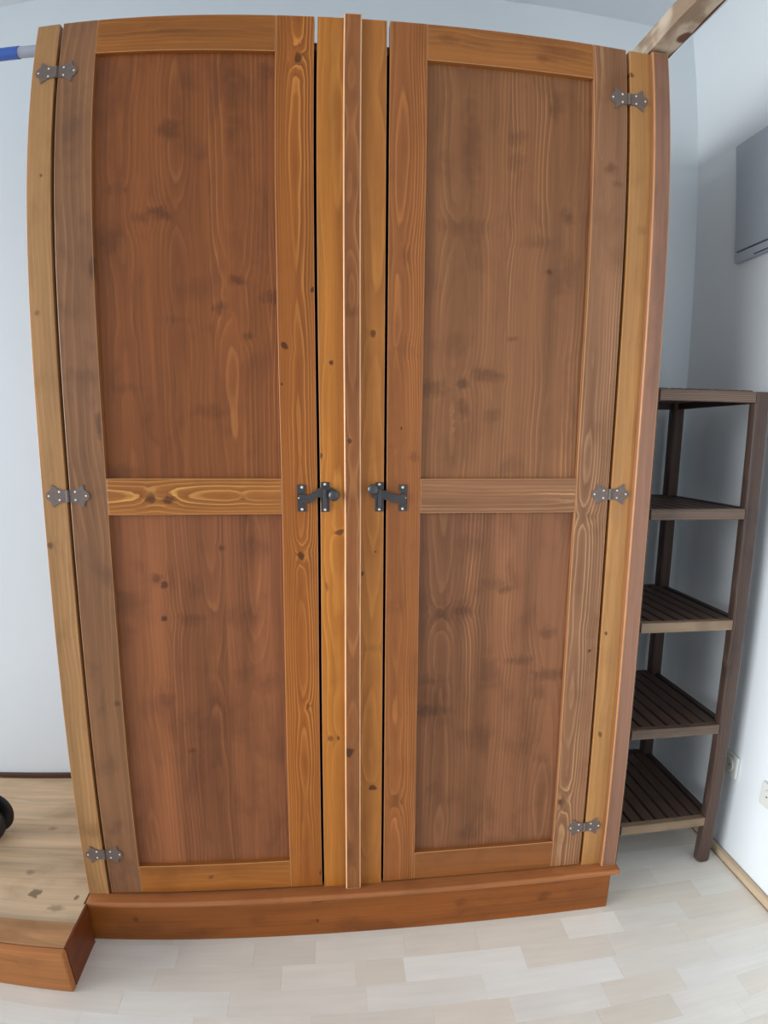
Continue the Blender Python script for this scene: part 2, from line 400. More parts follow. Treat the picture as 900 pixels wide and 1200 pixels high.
mt, n, b = new_mat('laminate_far')
tc = n.n.new('ShaderNodeTexCoord')
br = n.n.new('ShaderNodeTexBrick')
n.put(br.inputs['Vector'], tc.outputs['Object'])
br.inputs['Scale'].default_value = 1.0; br.inputs['Brick Width'].default_value = 0.32; br.inputs['Row Height'].default_value = 0.0624
br.inputs['Mortar Size'].default_value = 0.0004; br.offset = 0.37
br.inputs['Color1'].default_value = srgb(222, 213, 200); br.inputs['Color2'].default_value = srgb(230, 224, 214); br.inputs['Mortar'].default_value = srgb(160, 146, 128)
n.put(b.inputs['Base Color'], br.outputs['Color']); b.inputs['Roughness'].default_value = 0.4
laminate_far = mt

floor = struct(board('floor', LEFT_END, RIGHT, FRONT_END, BACK, -0.1, -0.0016, laminate_far, bev=0))
rng = random.Random(11)
TONES = [(206, 198, 186), (199, 189, 174), (211, 207, 200), (194, 182, 166), (203, 194, 182), (208, 203, 194)]
PALE, TAN, GREY = (218, 218, 214), (202, 187, 168), (192, 180, 164)
ROW = 0.0624
Y_SEAM = -0.0400
FIXED = {  # row index (0 = strip in front of the plinth, rising towards the camera): joints and tones read off the photograph
    0: [(-0.655, -0.42, (208, 202, 193)), (-0.42, -0.24, (200, 190, 176)), (-0.24, -0.094, (192, 181, 166)), (-0.094, 0.12, (205, 196, 182)), (0.12, 0.30, (203, 191, 174)), (0.30, 0.526, (206, 195, 180)), (0.526, 0.675, (220, 216, 206)), (0.675, 0.86, (203, 196, 186)), (0.86, 1.079, (196, 184, 168))],
    1: [(-0.655, -0.46, (206, 198, 187)), (-0.46, -0.17, (199, 189, 175)), (-0.17, 0.0, (208, 200, 188)), (0.0, 0.112, (200, 188, 170)), (0.112, 0.399, (220, 218, 212)), (0.399, 0.62, (204, 193, 178)), (0.62, 0.82, (206, 198, 186)), (0.82, 1.079, (203, 192, 178))],
    2: [(-0.9, -0.52, (204, 195, 183)), (-0.52, -0.28, (210, 206, 198)), (-0.28, 0.02, (204, 196, 184)), (0.02, 0.285, (210, 204, 196)), (0.285, 0.61, (222, 221, 217)), (0.61, 0.86, (207, 200, 191)), (0.86, 1.079, (208, 203, 196))],
    3: [(-0.95, -0.6, (211, 207, 200)), (-0.6, -0.35, (213, 210, 205)), (-0.35, -0.1, (205, 197, 186)), (-0.1, 0.16, (201, 190, 176)), (0.16, 0.33, (206, 190, 172)), (0.33, 0.55, (210, 205, 198)), (0.55, 0.74, (203, 192, 178)), (0.74, 1.079, (213, 211, 207))],
}


def plank(x0, x1, y0, y1, tone):
    o = board('plank', x0 + 0.0001, x1 - 0.0001, y0 + 0.0001, y1 - 0.0001, -0.0016, 0.0, laminate, floor, bev=0.00025, seg=1)
    mid = (204, 197, 187)
    o.color = srgb(*[t_ * 0.5 + m_ * 0.5 for t_, m_ in zip(tone, mid)], k=1.32)


for row in range(-9, 13):
    y1 = Y_SEAM - row * ROW; y0 = y1 - ROW
    y1 = min(y1, BACK - 0.001)
    if row in FIXED:
        pieces = FIXED[row]
    else:
        pieces = []
        x = (0.70 if row < -1 else -0.62 if row < 2 else -0.95) + rng.uniform(-0.25, 0.0)
        if row < -1: x = 0.665
        while x < 1.07:
            e = x + rng.choice((0.18, 0.24, 0.29, 0.33, 0.4))
            if e > 1.0: e = 1.079
            pieces.append((x, e, rng.choice(TONES))); x = e
    for (a, e, tone) in pieces:
        plank(a, e, y0, y1, tone)

beech = wood('beech_trim', srgb(196, 172, 142), srgb(206, 186, 160), srgb(160, 130, 98), axes='zxy', seed=3, line=0.25, freq=200, blotch=0.1, rough=0.4)
bm = bmesh.new()
box_into(bm, RIGHT - 0.02, RIGHT, FRONT_END, BACK, 0, 0.022, 0.006, 3)
struct(finish('baseboard_right', bm, beech))

# ------------------------------------------------------------------ woods of the wardrobe
PB, PL, PD = srgb(138, 84, 46), srgb(184, 124, 70), srgb(84, 50, 36)       # panels
SB, SL, SD = srgb(154, 96, 48), srgb(206, 146, 86), srgb(98, 56, 30)     # door frames
OB, OL, OD = srgb(176, 116, 58), srgb(208, 150, 86), srgb(104, 56, 24)     # posts, more orange
HB, HL, HD = srgb(132, 90, 60), srgb(176, 128, 84), srgb(88, 60, 48)     # greyer stiles
W = {}
W['post_0'] = wood('post_wood_a', OB, OL, OD, seed=1, centre=-0.70, pith=0.05, line=0.25, freq=110, blotch=0.25, knots=KNOTS['post_0'], k=(0.883, 1.1, 1.728))
W['l_stile_l'] = wood('stile_wood_a', HB, HL, HD, seed=2, centre=-0.62, pith=0.07, line=0.22, freq=90, blotch=0.5, knots=KNOTS['l_stile_l'])
W['l_stile_r'] = wood('stile_wood_b', SB, SL, SD, seed=5, centre=-0.112, pith=0.022, wx=0.006, wd=0.016, line=1.0, freq=230, blotch=0.2, knots=KNOTS['l_stile_r'], k=(1, 0.82, 0.52))
W['post_l'] = wood('post_wood_b', OB, OL, OD, seed=8, centre=-0.03, pith=0.04, wd=0.02, line=0.5, freq=150, blotch=0.15, knots=KNOTS['post_l'], k=(1, 0.86, 0.54))
W['batten_c'] = wood('batten_wood', srgb(128, 84, 60), srgb(160, 112, 78), srgb(80, 52, 42), seed=9, centre=0.0, pith=0.03, wd=0.04, line=0.5, freq=130, blotch=0.35, knots=KNOTS['batten_c'], k=(1.25, 1.06, 0.64))
W['post_r'] = wood('post_wood_c', srgb(170, 112, 62), OL, OD, seed=12, centre=0.045, pith=0.03, line=0.55, freq=120, blotch=0.2, knots=KNOTS['post_r'], k=(1, 0.88, 0.6))
W['r_stile_l'] = wood('stile_wood_c', srgb(144, 96, 62), SL, SD, seed=14, centre=0.10, pith=0.035, wx=0.006, wd=0.014, line=0.55, freq=250, blotch=0.3, knots=KNOTS['r_stile_l'], k=(1.04, 0.82, 0.55))
W['r_stile_r'] = wood('stile_wood_d', srgb(140, 96, 66), srgb(208, 160, 112), SD, seed=17, centre=0.528, pith=0.02, wx=0.014, wd=0.022, line=0.75, freq=170, blotch=0.3, knots=KNOTS['r_stile_r'])
W['post_9'] = wood('post_wood_d', srgb(176, 120, 68), OL, OD, seed=21, centre=0.58, pith=0.06, line=0.15, freq=110, blotch=0.2, knots=KNOTS['post_9'], k=(1.0, 1.092, 1.147))
W['batten_r'] = wood('batten_wood_right', srgb(126, 90, 74), srgb(150, 110, 86), srgb(86, 62, 54), seed=23, centre=0.62, pith=0.07, line=0.2, freq=90, blotch=0.35, k=(1.28, 1.25, 1.16))
W['l_top'] = wood('rail_wood_a', srgb(158, 104, 54), SL, SD, axes='zyx', seed=25, centre=2.03, pith=0.02, wd=0.02, line=0.35, freq=150, blotch=0.2, knots=KNOTS['l_top'], k=(0.9, 0.738, 0.506))
W['l_mid'] = wood('rail_wood_b', srgb(162, 106, 58), srgb(228, 178, 112), SD, axes='zyx', seed=27, centre=1.09, pith=0.02, wx=0.01, wd=0.025, line=0.75, freq=150, blotch=0.2, knots=KNOTS['l_mid'], k=(1, 0.84, 0.58))
W['l_bot'] = wood('rail_wood_c', srgb(160, 106, 56), SL, SD, axes='zyx', seed=29, centre=0.12, pith=0.05, line=0.25, freq=100, blotch=0.3, knots=KNOTS['l_bot'], k=(0.96, 0.771, 0.512))
W['r_top'] = wood('rail_wood_d', srgb(156, 104, 60), SL, SD, axes='zyx', seed=31, centre=2.06, pith=0.03, line=0.3, freq=110, blotch=0.4, knots=KNOTS['r_top'], k=(1, 0.85, 0.6))
W['r_mid'] = wood('rail_wood_e', srgb(146, 98, 64), srgb(226, 176, 124), SD, axes='zyx', seed=33, centre=1.075, pith=0.012, wx=0.008, wd=0.02, line=0.85, freq=130, blotch=0.2, knots=KNOTS['r_mid'], k=(0.93, 0.946, 0.975))
W['r_bot'] = wood('rail_wood_f', srgb(158, 104, 62), SL, SD, axes='zyx', seed=35, centre=0.2, pith=0.05, line=0.25, freq=100, blotch=0.25, knots=KNOTS['r_bot'], k=(0.78, 0.663, 0.528))
W['panel_lu'] = wood('panel_wood_a', PB, srgb(178, 122, 72), PD, seed=40, centre=-0.227, lam=0.118, pith=0.016, wx=0.012, wd=0.03, line=0.5, freq=125, blotch=0.4, knots=KNOTS['panel_lu'], k=(0.86, 0.74, 0.6))
W['panel_ll'] = wood('panel_wood_b', srgb(142, 92, 60), srgb(180, 124, 80), PD, seed=44, centre=-0.46, lam=0.12, pith=0.016, wx=0.012, wd=0.03, line=0.45, freq=125, blotch=0.35, knots=KNOTS['panel_ll'], k=(0.95, 0.8, 0.68))
W['panel_ru'] = wood('panel_wood_c', srgb(142, 98, 66), srgb(184, 136, 94), PD, seed=47, centre=0.235, lam=0.19, pith=0.016, wx=0.014, wd=0.03, line=0.55, freq=125, blotch=0.3, knots=KNOTS['panel_ru'], k=(0.86, 0.76, 0.64))
W['panel_rl'] = wood('panel_wood_d', srgb(144, 98, 68), srgb(186, 138, 98), PD, seed=52, centre=0.235, lam=0.19, pith=0.016, wx=0.014, wd=0.03, line=0.5, freq=125, blotch=0.35, knots=KNOTS['panel_rl'], k=(0.817, 0.72, 0.627))
W['plinth'] = wood('plinth_wood', srgb(156, 96, 48), srgb(178, 118, 66), srgb(100, 54, 28), axes='zyx', seed=55, centre=0.2, pith=0.06, line=0.2, freq=90, blotch=0.5, knots=KNOTS['plinth'], k=(0.82, 0.66, 0.42))
W['ledge'] = wood('ledge_wood', srgb(150, 98, 62), srgb(178, 126, 84), srgb(100, 60, 38), axes='yzx', seed=57, centre=0.0, pith=0.05, line=0.2, freq=90, blotch=0.3, k=(1.15, 1.02, 0.85))
W['carcass'] = wood('carcass_wood', srgb(120, 76, 46), srgb(150, 100, 60), srgb(70, 42, 26), axes='yxz', seed=59, centre=0.2, lam=0.12, pith=0.03, line=0.4, blotch=0.3)
worn_glint = plain('worn_glint_edge', srgb(224, 176, 134), 0.25, noise_amt=0.25, noise_scale=25.0)  # pale rubbed wood, lightened further to paint in the window's glint
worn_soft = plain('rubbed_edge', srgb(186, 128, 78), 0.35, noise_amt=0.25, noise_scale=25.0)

wardrobe = thing('wardrobe', (0, 0, 0), 'large brown stained pine wardrobe with two framed doors and iron fittings', 'wardrobe')
XL, XR = -0.642, 0.680
ZB, ZT = 0.1195, 2.05
DEPTH = 0.455
# carcass
board('side_panel', XL, XL + 0.018, 0.0225, DEPTH, 0, ZT - 0.002, W['carcass'], wardrobe)
board('side_panel', XR - 0.018, XR, 0.0225, DEPTH, 0, ZT - 0.002, W['carcass'], wardrobe)
board('middle_partition', -0.016, 0.016, 0.024, DEPTH - 0.01, ZB, 1.99, W['carcass'], wardrobe)
board('top_panel', XL + 0.018, XR - 0.018, 0.026, DEPTH, 1.994, 2.012, W['carcass'], wardrobe)
board('bottom_panel', XL + 0.018, XR - 0.018, 0.0225, DEPTH - 0.01, 0.095, 0.113, W['carcass'], wardrobe)
board('back_panel', XL + 0.018, XR - 0.018, DEPTH - 0.008, DEPTH, 0.113, 1.994, W['carcass'], wardrobe)
# fixed front posts and cover strips
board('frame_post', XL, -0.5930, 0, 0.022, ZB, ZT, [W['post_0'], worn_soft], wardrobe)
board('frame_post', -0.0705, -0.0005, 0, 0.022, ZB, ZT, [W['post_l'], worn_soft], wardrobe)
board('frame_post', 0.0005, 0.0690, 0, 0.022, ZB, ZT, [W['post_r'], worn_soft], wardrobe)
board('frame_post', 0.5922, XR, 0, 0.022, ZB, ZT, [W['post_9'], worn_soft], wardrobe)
board('cover_strip', -0.0182, 0.0182, -0.013, -0.0002, ZB + 0.0002, ZT + 0.002, [W['batten_c'], worn_glint], wardrobe, bev=0.003, seg=3)
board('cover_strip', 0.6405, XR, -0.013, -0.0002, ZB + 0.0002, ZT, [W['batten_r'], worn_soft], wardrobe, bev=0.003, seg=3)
# plinth with a rounded ledge
board('plinth_board', XL - 0.001, 0.664, -0.024, -0.004, 0, 0.1043, W['plinth'], wardrobe, bev=0.003)
bm = bmesh.new(); box_into(bm, XL - 0.001, 0.688, -0.030, 0.020, 0.1045, ZB - 0.0002, 0.006, 4)
finish('plinth_ledge', bm, W['ledge'], wardrobe)


def make_door(x0, xa, xb, x1, key, upper, lower, label):
    zb = ZB + 0.005
    d = board('door', x0 + 0.004, x1 - 0.004, 0.0222, 0.0262, zb + 0.002, ZT - 0.05, W['carcass'], wardrobe)
    d['label'] = label
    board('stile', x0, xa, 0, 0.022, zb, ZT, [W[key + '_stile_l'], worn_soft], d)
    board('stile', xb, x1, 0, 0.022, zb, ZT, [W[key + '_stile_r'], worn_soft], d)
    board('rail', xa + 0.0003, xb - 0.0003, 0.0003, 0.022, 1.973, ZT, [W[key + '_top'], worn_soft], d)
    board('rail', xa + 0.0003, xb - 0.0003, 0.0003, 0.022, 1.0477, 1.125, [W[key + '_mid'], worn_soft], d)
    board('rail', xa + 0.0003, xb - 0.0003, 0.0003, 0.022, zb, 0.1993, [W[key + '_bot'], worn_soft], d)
    board('panel', xa - 0.0, xb + 0.0, 0.0105, 0.0215, 1.1252, 1.9728, W[upper], d, bev=0)
    board('panel', xa - 0.0, xb + 0.0, 0.0105, 0.0215, 0.1995, 1.0475, W[lower], d, bev=0)
    return d


door_l = make_door(-0.5858, -0.5114, -0.1528, -0.0765, 'l', 'panel_lu', 'panel_ll', 'left framed door, hinged at the left edge')
door_r = make_door(0.0750, 0.1512, 0.5084, 0.5850, 'r', 'panel_ru', 'panel_rl', 'right framed door, hinged at the right edge')

# iron fittings
iron = plain('old_iron', srgb(112, 96, 88), 0.5, 0.25, noise_amt=0.3, noise_scale=120.0, bump=0.0004)
iron_dark = plain('black_iron', srgb(74, 70, 68), 0.42, 0.5, noise_amt=0.25, noise_scale=120.0, bump=0.0004)
nail = plain('bright_nail', srgb(226, 222, 214), 0.3, 0.3, noise_amt=0.05)
knob_mat = plain('iron_knob', srgb(84, 82, 82), 0.35, 0.7, noise_amt=0.15, noise_scale=90.0)


def nail_head(x, z, y, parent, r=0.0024):
    bm = bmesh.new()
    bmesh.ops.create_uvsphere(bm, u_segments=10, v_segments=6, radius=r)
    for v in bm.verts:
        v.co.y *= 0.55
        v.co += Vector((x, y, z))
    return finish('nail_head', bm, nail, parent, smooth=True)


HALF = [(0.004, 0.0125), (0.010, 0.0125), (0.018, 0.0145), (0.026, 0.0195), (0.0305, 0.0235), (0.0325, 0.0225), (0.0330, 0.0160), (0.0345, 0.0115),
        (0.0385, 0.0095), (0.0420, 0.0065), (0.0440, 0.0)]


def make_hinge(x, z):
    bm = bmesh.new()
    for s in (-1, 1):
        top = [(x + s * a, z + b2) for a, b2 in HALF]
        bot = [(x + s * a, z - b2) for a, b2 in HALF[:-1]][::-1]
        pts = top + bot
        prism_into(bm, pts if s < 0 else pts[::-1], -0.0019, -0.0002)
    for k in range(3):
        z0 = z - 0.0125 + k * 0.00835
        cyl_into(bm, (x, -0.0018, z0), (x, -0.0018, z0 + 0.0080), 0.0033, n=14)
    hg = finish('hinge', bm, iron, wardrobe)
    for s in (-1, 1):
        for a, b2 in ((0.016, 0.0085), (0.016, -0.0085), (0.0375, 0.0)):
            nail_head(x + s * a, z + b2, -0.0021, hg, 0.0022)
    return hg


for hx in (-0.5898, 0.5888):
    for hz in (1.937, 1.089, 0.237):
        make_hinge(hx, hz)


def make_latch(s, xd, xp, xk, zk, bend):
    """s = direction from the door to the post"""
    zc = 1.083
    bm = bmesh.new()
    box_into(bm, xp - 0.0095, xp + 0.0095, -0.0022, -0.0002, 1.0525, 1.118, 0.0015, 1)      # plate on the post
    g = finish('latch', bm, iron_dark, wardrobe)
    bm = bmesh.new()
    pts = [(xd - 0.008, 1.0535), (xd + 0.010, 1.0535), (xd + 0.010, 1.066), (xd + 0.0055, 1.070), (xd + 0.0055, 1.096), (xd + 0.010, 1.100), (xd + 0.010, 1.1125), (xd - 0.008, 1.1125)]
    if s < 0:
        pts = [(2 * xd - p[0], p[1]) for p in pts][::-1]
    prism_into(bm, pts, -0.0022, -0.0002)
    finish('door_plate', bm, iron_dark, g)
    # the bar, lifted over the gap, with a step in it
    bm = bmesh.new()
    L = abs(xk - xd)
    prof = [(-0.004, 1.072), (0.016, 1.072), (0.024, 1.072 + bend * 0.3), (0.034, 1.072 + bend), (L - 0.004, 1.074 + bend), (L + 0.002, 1.078 + bend),
            (L + 0.002, 1.088 + bend), (L - 0.006, 1.094 + bend), (0.040, 1.093 + bend), (0.030, 1.090 + bend * 0.7), (0.018, 1.090), (-0.004, 1.092)]
    pts = [(xd + s * a, zz) for a, zz in prof]
    prism_into(bm, pts if s > 0 else pts[::-1], -0.0075, -0.0025)
    finish('latch_bar', bm, iron_dark, g)
    # guard loop on the post plate
    bm = bmesh.new()
    box_into(bm, xp - 0.0038, xp + 0.0038, -0.0125, -0.0085, 1.062, 1.104, 0.0012, 2)
    box_into(bm, xp - 0.0038, xp + 0.0038, -0.0100, -0.0015, 1.062, 1.067, 0.0008, 1)
    box_into(bm, xp - 0.0038, xp + 0.0038, -0.0100, -0.0015, 1.099, 1.104, 0.0008, 1)
    finish('guard_loop', bm, knob_mat, g)
    # round knob on a stalk
    bm = bmesh.new()
    cyl_into(bm, (xk, -0.006, zk), (xk, -0.020, zk), 0.0036, n=14)
    rr = bmesh.ops.create_uvsphere(bm, u_segments=20, v_segments=12, radius=0.0122)
    for v in rr['verts']:
        v.co = Vector((xk + v.co.x, -0.0215 + v.co.y * 0.5, zk + v.co.z))
    finish('knob', bm, knob_mat, g, smooth=True)
    for (x, z) in ((xp, 1.113), (xp, 1.0575), (xd + s * 0.002, 1.1065), (xd + s * 0.002, 1.0585), (xd - s * 0.004, 1.083)):
        nail_head(x, z, -0.0026, g, 0.0031 if abs(z - zc) > 0.01 else 0.0024)
    return g


make_latch(1, -0.1115, -0.0600, -0.0405, 1.0905, 0.013)
make_latch(-1, 0.1130, 0.0590, 0.0435, 1.1035, 0.007)

# ------------------------------------------------------------------ wooden platform at the left
PO = (-0.8, 0.0, 0.0)
platform = thing('platform', PO, 'low raised pine platform with knots, beside the lower left of the wardrobe', 'platform')
PTB, PTL, PTD = srgb(172, 140, 104), srgb(196, 168, 132), srgb(124, 88, 58)
kn = KNOTS['platform']
ptop = wood('platform_wood', PTB, PTL, PTD, axes='yzx', seed=61, centre=0.1, lam=0.11, pith=0.03, wx=0.01, wd=0.02, line=0.35, freq=100, blotch=0.3, rough=0.36,
            knots=kn, org=PO, k=(1.36, 1.5, 1.72))
pfront = wood('platform_front_wood', srgb(160, 106, 60), srgb(184, 132, 84), srgb(104, 62, 36), axes='zyx', seed=63, centre=0.2, pith=0.05, line=0.25, freq=90, blotch=0.3, org=PO, k=(1.18, 1.05, 0.95))
pedge = wood('platform_edge_wood', srgb(176, 126, 82), srgb(198, 152, 104), srgb(118, 76, 46), axes='yzx', seed=62, centre=-0.1, pith=0.04, line=0.3, freq=90, blotch=0.4, org=PO)
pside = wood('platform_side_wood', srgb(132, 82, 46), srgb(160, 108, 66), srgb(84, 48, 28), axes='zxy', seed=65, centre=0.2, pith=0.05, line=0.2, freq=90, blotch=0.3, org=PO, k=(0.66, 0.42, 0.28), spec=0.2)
PXR, PZ, PF = -0.6335, 0.1195, -0.180
edges = [PF + 0.0205, -0.088, 0.012, 0.128, 0.244, 0.36, 0.464]
for i in range(6):
    xr = PXR - 0.0057 if i == 0 else -0.6445
    if i == 1:
        # this board reaches past the wardrobe's corner: notched so it passes in front of the ledge
        bm = bmesh.new()
        xs = PXR - 0.0057
        a = [(-2.6, edges[1] + 0.0002), (xs, edges[1] + 0.0002), (xs, -0.0315), (-0.6445, -0.0315), (-0.6445, edges[2] - 0.0002), (-2.6, edges[2] - 0.0002)]
        v0 = [bm.verts.new((p[0], p[1], PZ - 0.024)) for p in a]; v1 = [bm.verts.new((p[0], p[1], PZ)) for p in a]
        bm.faces.new(v1); bm.faces.new(v0[::-1])
        for j in range(6):
            bm.faces.new((v0[j], v0[(j + 1) % 6], v1[(j + 1) % 6], v1[j]))
        finish('top_board', bm, ptop, platform, PO)
    else:
        bm = bmesh.new()
        box_into(bm, -2.6, xr, edges[i] + (0.0002 if i else 0), edges[i + 1] - 0.0002, PZ - 0.024, PZ, 0.0006, 2)
        finish('top_board', bm, pedge if i == 0 else ptop, platform, PO)
board('front_board', -2.6, PXR, PF, PF + 0.0203, 0, PZ, pfront, platform, PO, bev=0.004, seg=3)
board('side_board', PXR - 0.0055, PXR, PF + 0.0206, -0.032, 0, PZ - 0.0005, pside, platform, PO, bev=0.001)
board('cross_bearer', -0.70, -0.66, PF + 0.022, 0.45, 0, PZ - 0.0242, pside, platform, PO)
gap_shade_mat = wood('gap_shade_brown', srgb(84, 54, 40), srgb(104, 70, 50), srgb(50, 30, 24), axes='zyx', seed=67, line=0.2)
struct(board('gap_shade_strip_1', LEFT_END, -0.66, 0.4655, BACK, PZ, PZ + 0.012, gap_shade_mat))  # dark brown strip standing in for the shade in the gap below the wall

# black castor at the left edge
rubber = plain('black_plastic', srgb(26, 26, 30), 0.38, noise_amt=0.1)
hubm = plain('dark_grey_plastic', srgb(44, 46, 56), 0.45, noise_amt=0.1)
CO = (-1.0, 0.19, PZ)
caster = thing('chair_caster', CO, 'black twin-wheel castor of a chair standing on the platform at the left edge', 'caster')
cz = PZ + 0.064
for dy in (-0.018, 0.018):
    bm = bmesh.new()
    prof = [(0.0, 0.0), (0.040, 0.0), (0.054, 0.002), (0.062, 0.007), (0.064, 0.011), (0.062, 0.014), (0.0, 0.0145)]
    seg = 32
    rings = []
    for rr_, yy in prof:
        if rr_ == 0.0:
            rings.append([bm.verts.new((CO[0], CO[1] + dy + math.copysign(0.0145 - yy, dy), cz))])
        else:
            rings.append([bm.verts.new((CO[0] + rr_ * math.cos(2 * math.pi * j / seg), CO[1] + dy + math.copysign(0.0145 - yy, dy), cz + rr_ * math.sin(2 * math.pi * j / seg))) for j in range(seg)])
    for ra, rb in zip(rings, rings[1:]):
        for j in range(seg):
            a0, a1 = ra[j % len(ra)], ra[(j + 1) % len(ra)]
            b0, b1 = rb[j % len(rb)], rb[(j + 1) % len(rb)]
            vs = []
            for vv in (a0, a1, b1, b0):
                if vv not in vs: vs.append(vv)
            bm.faces.new(vs)
    bmesh.ops.recalc_face_normals(bm, faces=bm.faces)
    finish('wheel', bm, rubber, caster, CO, smooth=True)
bm = bmesh.new()
box_into(bm, CO[0] - 0.035, CO[0] + 0.035, CO[1] - 0.0030, CO[1] + 0.0030, cz - 0.02, cz + 0.072, 0.002, 2)
finish('fork', bm, hubm, caster, CO)
bm = bmesh.new()
cyl_into(bm, (CO[0] - 0.015, CO[1], cz + 0.072), (CO[0] - 0.015, CO[1], cz + 0.11), 0.011, n=16)
finish('stem', bm, hubm, caster, CO, smooth=False)

# broom handle lying on top of the wardrobe
BO = (-0.633, 0.106, 2.0640)
broom = thing('broom_handle', BO, 'blue and grey broom handle lying on top of the wardrobe, sticking out at the left', 'pole')
blue = plain('blue_plastic', srgb(58, 96, 178), 0.4, noise_amt=0.08)
greyp = plain('grey_plastic', srgb(168, 172, 184), 0.45, noise_amt=0.08)


def pole_at(x):
    return (x, 0.106, 2.0640 - (x + 0.633) * 0.0465)


bm = bmesh.new(); cyl_into(bm, pole_at(-0.738), pole_at(0.16), 0.0136, 0.0130, 24); finish('shaft', bm, greyp, broom, BO, smooth=False)
bm = bmesh.new(); cyl_into(bm, pole_at(-1.02), pole_at(-0.738), 0.0165, 0.0150, 24)
cyl_into(bm, pole_at(-1.035), pole_at(-1.02), 0.012, 0.0165, 24)
finish('grip', bm, blue, broom, BO)

# ------------------------------------------------------------------ rough beam above the right end of the wardrobe
mt, n, b = new_mat('rough_beam_wood')
tc = n.n.new('ShaderNodeTexCoord')
x_, y_, z_ = n.sep(tc.outputs['Object'])
big = n.noise(n.comb(n.math('MULTIPLY', x_, 14.0), n.math('MULTIPLY', y_, 11.0), n.math('MULTIPLY', z_, 12.0)), 1.0, 2.0, 0.55, 0.5)
fine = n.noise(n.comb(n.math('MULTIPLY', x_, 130.0), n.math('MULTIPLY', y_, 14.0), n.math('MULTIPLY', z_, 130.0)), 1.0, 3.0, 0.6)
col = n.mix(n.ramp(big, 0.40, 0.62), srgb(158, 134, 112), srgb(206, 188, 166))
# a brown patch of bark left on the underside
pd = n.vmath('LENGTH', n.vmath('MULTIPLY', n.vmath('SUBTRACT', tc.outputs['Object'], (0.0150, -0.0653, 0.0015)), (62.0, 42.0, 160.0)))
pd = n.math('ADD', pd, n.math('MULTIPLY', n.math('SUBTRACT', big, 0.5), 1.2))
col = n.mix(n.ramp(pd, 0.8, 1.15, 1.0, 0.0), col, srgb(112, 78, 62))
col = n.scale_color(col, n.math('MULTIPLY_ADD', n.math('SUBTRACT', fine, 0.5), 0.25, 1.0))
n.put(b.inputs['Base Color'], col); b.inputs['Roughness'].default_value = 0.75; b.inputs['Specular IOR Level'].default_value = 0.25
bp = n.n.new('ShaderNodeBump'); bp.inputs['Distance'].default_value = 0.002; n.put(bp.inputs['Height'], fine); n.put(b.inputs['Normal'], bp.outputs[0])
beam_mat = mt
bark = plain('dark_bark', srgb(96, 70, 54), 0.9, spec=0.2, noise_amt=0.5, noise_scale=60.0, bump=0.002)
bm = bmesh.new()
B0 = (0.670, 0.0, 2.0565)
prof = [(0.6430, 2.0580), (0.6905, 2.0570), (0.6975, 2.0600), (0.6985, 2.0680), (0.690, 2.104), (0.668, 2.109), (0.645, 2.108), (0.6385, 2.100), (0.6385, 2.066)]
M = 90
rows = []
for i in range(M + 1):
    yy = -2.2 + (BACK + 2.2) * i / M
    row = []
    for j, (x, z) in enumerate(prof):
        w = noise.noise(Vector((x * 9 + j * 3.1, yy * 7, 0.3))) * 0.0035
        w2 = noise.noise(Vector((x * 9 + j * 1.7, yy * 9, 7.3))) * 0.0030
        if yy > 0 and z < 2.062: w2 = abs(w2) * 0.3
        row.append(bm.verts.new((x + w, yy, z + w2)))
    rows.append(row)
NP = len(prof)
for i in range(M):
    for j in range(NP):
        f = bm.faces.new((rows[i][j], rows[i][(j + 1) % NP], rows[i + 1][(j + 1) % NP], rows[i + 1][j]))
        if j in (1, 2): f.material_index = 1
bm.faces.new(rows[0]); bm.faces.new(rows[-1][::-1])
bmesh.ops.recalc_face_normals(bm, faces=bm.faces)
beam = finish('wooden_beam', bm, [beam_mat, bark], None, B0)
beam['label'] = 'rough pale wooden beam running forward above the right end of the wardrobe'
beam['category'] = 'beam'; beam['kind'] = 'thing'

# ------------------------------------------------------------------ dark slatted rack in the right corner
RO = (0.87, 0.245, 0)
rack = thing('slatted_rack', RO, 'dark brown five-tier slatted wooden rack in the corner right of the wardrobe', 'rack')


def rackwood(nm, base, light, deep, axes, seed, **kw):
    return wood(nm, base, light, deep, axes=axes, seed=seed, line=kw.get('line', 0.5), freq=kw.get('freq', 220), blotch=0.4, rough=0.5, org=RO, pith=0.03, wd=0.02, spec=0.35)


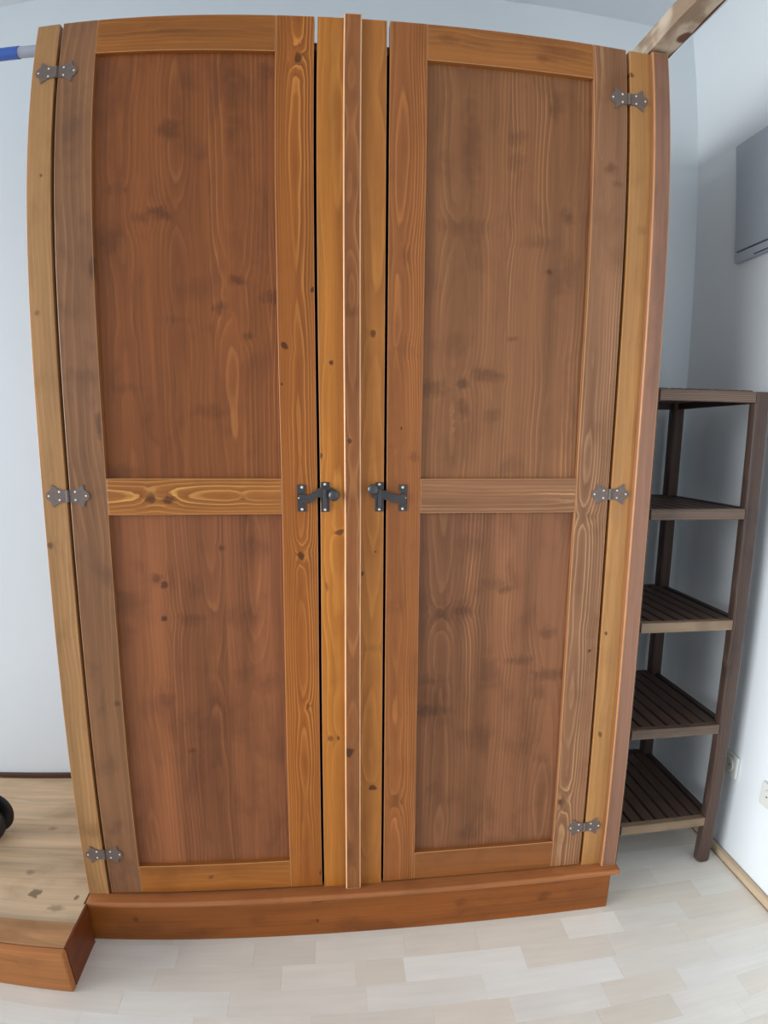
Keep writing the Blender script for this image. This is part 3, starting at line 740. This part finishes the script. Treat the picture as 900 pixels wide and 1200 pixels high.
RB, RL, RD = srgb(78, 60, 52), srgb(116, 94, 80), srgb(40, 30, 28)
r_leg = rackwood('rack_leg_wood', RB, RL, RD, 'xyz', 71)
r_rail = rackwood('rack_rail_wood', srgb(98, 78, 66), srgb(146, 120, 98), srgb(48, 36, 32), 'zyx', 73, line=0.8)
r_rail_pale = rackwood('rack_pale_rail_wood', srgb(140, 116, 92), srgb(186, 158, 126), srgb(70, 52, 42), 'zyx', 75, line=0.7)
r_side = rackwood('rack_side_wood', srgb(60, 46, 42), srgb(84, 66, 58), RD, 'zxy', 77)
r_slat = rackwood('rack_slat_wood', srgb(86, 66, 56), srgb(120, 96, 78), RD, 'xzy', 79)
LX0, LX1, LXW, LYD = 0.702, 1.002, 0.040, 0.034
FY, BY = 0.070, 0.425
for (lx, ly) in ((LX0, FY), (LX1, FY), (LX0, BY - LYD), (LX1, BY - LYD)):
    bm = bmesh.new()
    box_into(bm, lx, lx + LXW, ly, ly + LYD, 0, 1.335, 0, 1)
    ve = [e for e in bm.edges if abs(e.verts[0].co.z - e.verts[1].co.z) > 0.5]
    bmesh.ops.bevel(bm, geom=ve, offset=0.013, offset_type='OFFSET', segments=4, profile=0.5, affect='EDGES')
    be = [e for e in bm.edges if e.verts[0].co.z < 1e-4 and e.verts[1].co.z < 1e-4 and len([f for f in e.link_faces if abs(f.normal.z) > 0.5]) == 1]
    bmesh.ops.bevel(bm, geom=be, offset=0.010, offset_type='OFFSET', segments=3, profile=0.5, affect='EDGES')
    finish('leg', bm, r_leg, rack, RO)
LEVELS = [1.335, 1.042, 0.747, 0.448, 0.156]
slat_mesh = None
for li, zt in enumerate(LEVELS):
    rail_m = r_rail_pale if li in (2, 4) else r_rail
    board('front_rail', LX0 + LXW, LX1, FY + 0.004, FY + 0.022, zt - 0.027, zt, rail_m, rack, RO, bev=0.002)
    board('back_rail', LX0 + LXW, LX1, BY - 0.022, BY - 0.004, zt - 0.027, zt, r_side, rack, RO, bev=0.002)
    for sx in (LX0 + 0.010, LX1 + 0.012):
        board('side_rail', sx, sx + 0.018, FY + LYD, BY - LYD, zt - 0.027, zt, r_side, rack, RO, bev=0.002)
    for k in range(7):
        xc = 0.761 + k * 0.0385
        zz = zt - 0.009 if li else zt - 0.002
        if slat_mesh is None:
            bm = bmesh.new()
            box_into(bm, RO[0] - 0.0157, RO[0] + 0.0157, FY + 0.0225, BY - 0.0225, -0.007, 0.007, 0.0025, 2)
            so = finish('slat', bm, r_slat, rack, (RO[0], RO[1], 0)); slat_mesh = so.data
        else:
            so = bpy.data.objects.new('slat', slat_mesh); COL.objects.link(so); so.parent = rack
        so.location = (xc - RO[0], 0, zz)

# ------------------------------------------------------------------ on the right wall
grey_panel = plain('grey_satin', srgb(168, 174, 182), 0.45, noise_amt=0.03)
dark_slot = plain('dark_slot', srgb(40, 42, 48), 0.7)
WO = (RIGHT, 0.08, 1.712)
wp = thing('grey_panel', WO, 'flat grey panel with dark slots at its lower edge, high on the right wall', 'panel')
PX0 = RIGHT - 0.016
bm = bmesh.new()
box_into(bm, PX0, RIGHT - 0.0002, -0.10, 0.286, 1.742, 2.043, 0.003, 2)
finish('front_plate', bm, grey_panel, wp, WO)
bm = bmesh.new()
box_into(bm, PX0 + 0.001, RIGHT - 0.0002, -0.10, 0.286, 1.712, 1.7385, 0.002, 2)
finish('lower_trim', bm, grey_panel, wp, WO)
bm = bmesh.new(); box_into(bm, PX0 + 0.004, RIGHT - 0.0002, -0.08, 0.262, 1.7382, 1.7422, 0, 1)
finish('slot', bm, dark_slot, wp, WO)
bm = bmesh.new(); box_into(bm, PX0 + 0.0004, PX0 + 0.004, -0.04, 0.21, 1.7150, 1.7180, 0, 1)
finish('slot', bm, dark_slot, wp, WO)

white_plastic = plain('white_plastic', srgb(214, 214, 206), 0.4, noise_amt=0.02)
hole = plain('socket_hole', srgb(70, 70, 70), 0.7)


def socket(yc, zc, label):
    so = (RIGHT, yc, zc)
    r = thing('power_socket', so, label, 'socket')
    bm = bmesh.new(); box_into(bm, RIGHT - 0.010, RIGHT - 0.0002, yc - 0.036, yc + 0.036, zc - 0.034, zc + 0.034, 0.004, 3)
    finish('cover_plate', bm, white_plastic, r, so)
    bm = bmesh.new(); cyl_into(bm, (RIGHT - 0.0102, yc, zc), (RIGHT - 0.0125, yc, zc), 0.024, 0.022, 28)
    finish('socket_ring', bm, white_plastic, r, so)
    for dy in (-0.0095, 0.0095):
        bm = bmesh.new(); cyl_into(bm, (RIGHT - 0.0124, yc + dy, zc), (RIGHT - 0.0128, yc + dy, zc), 0.0026, n=12)
        finish('pin_hole', bm, hole, r, so)


socket(0.124, 0.292, 'white wall socket low on the right wall, half hidden behind the rack leg')
socket(-0.041, 0.287, 'white wall socket low on the right wall at the right picture edge')
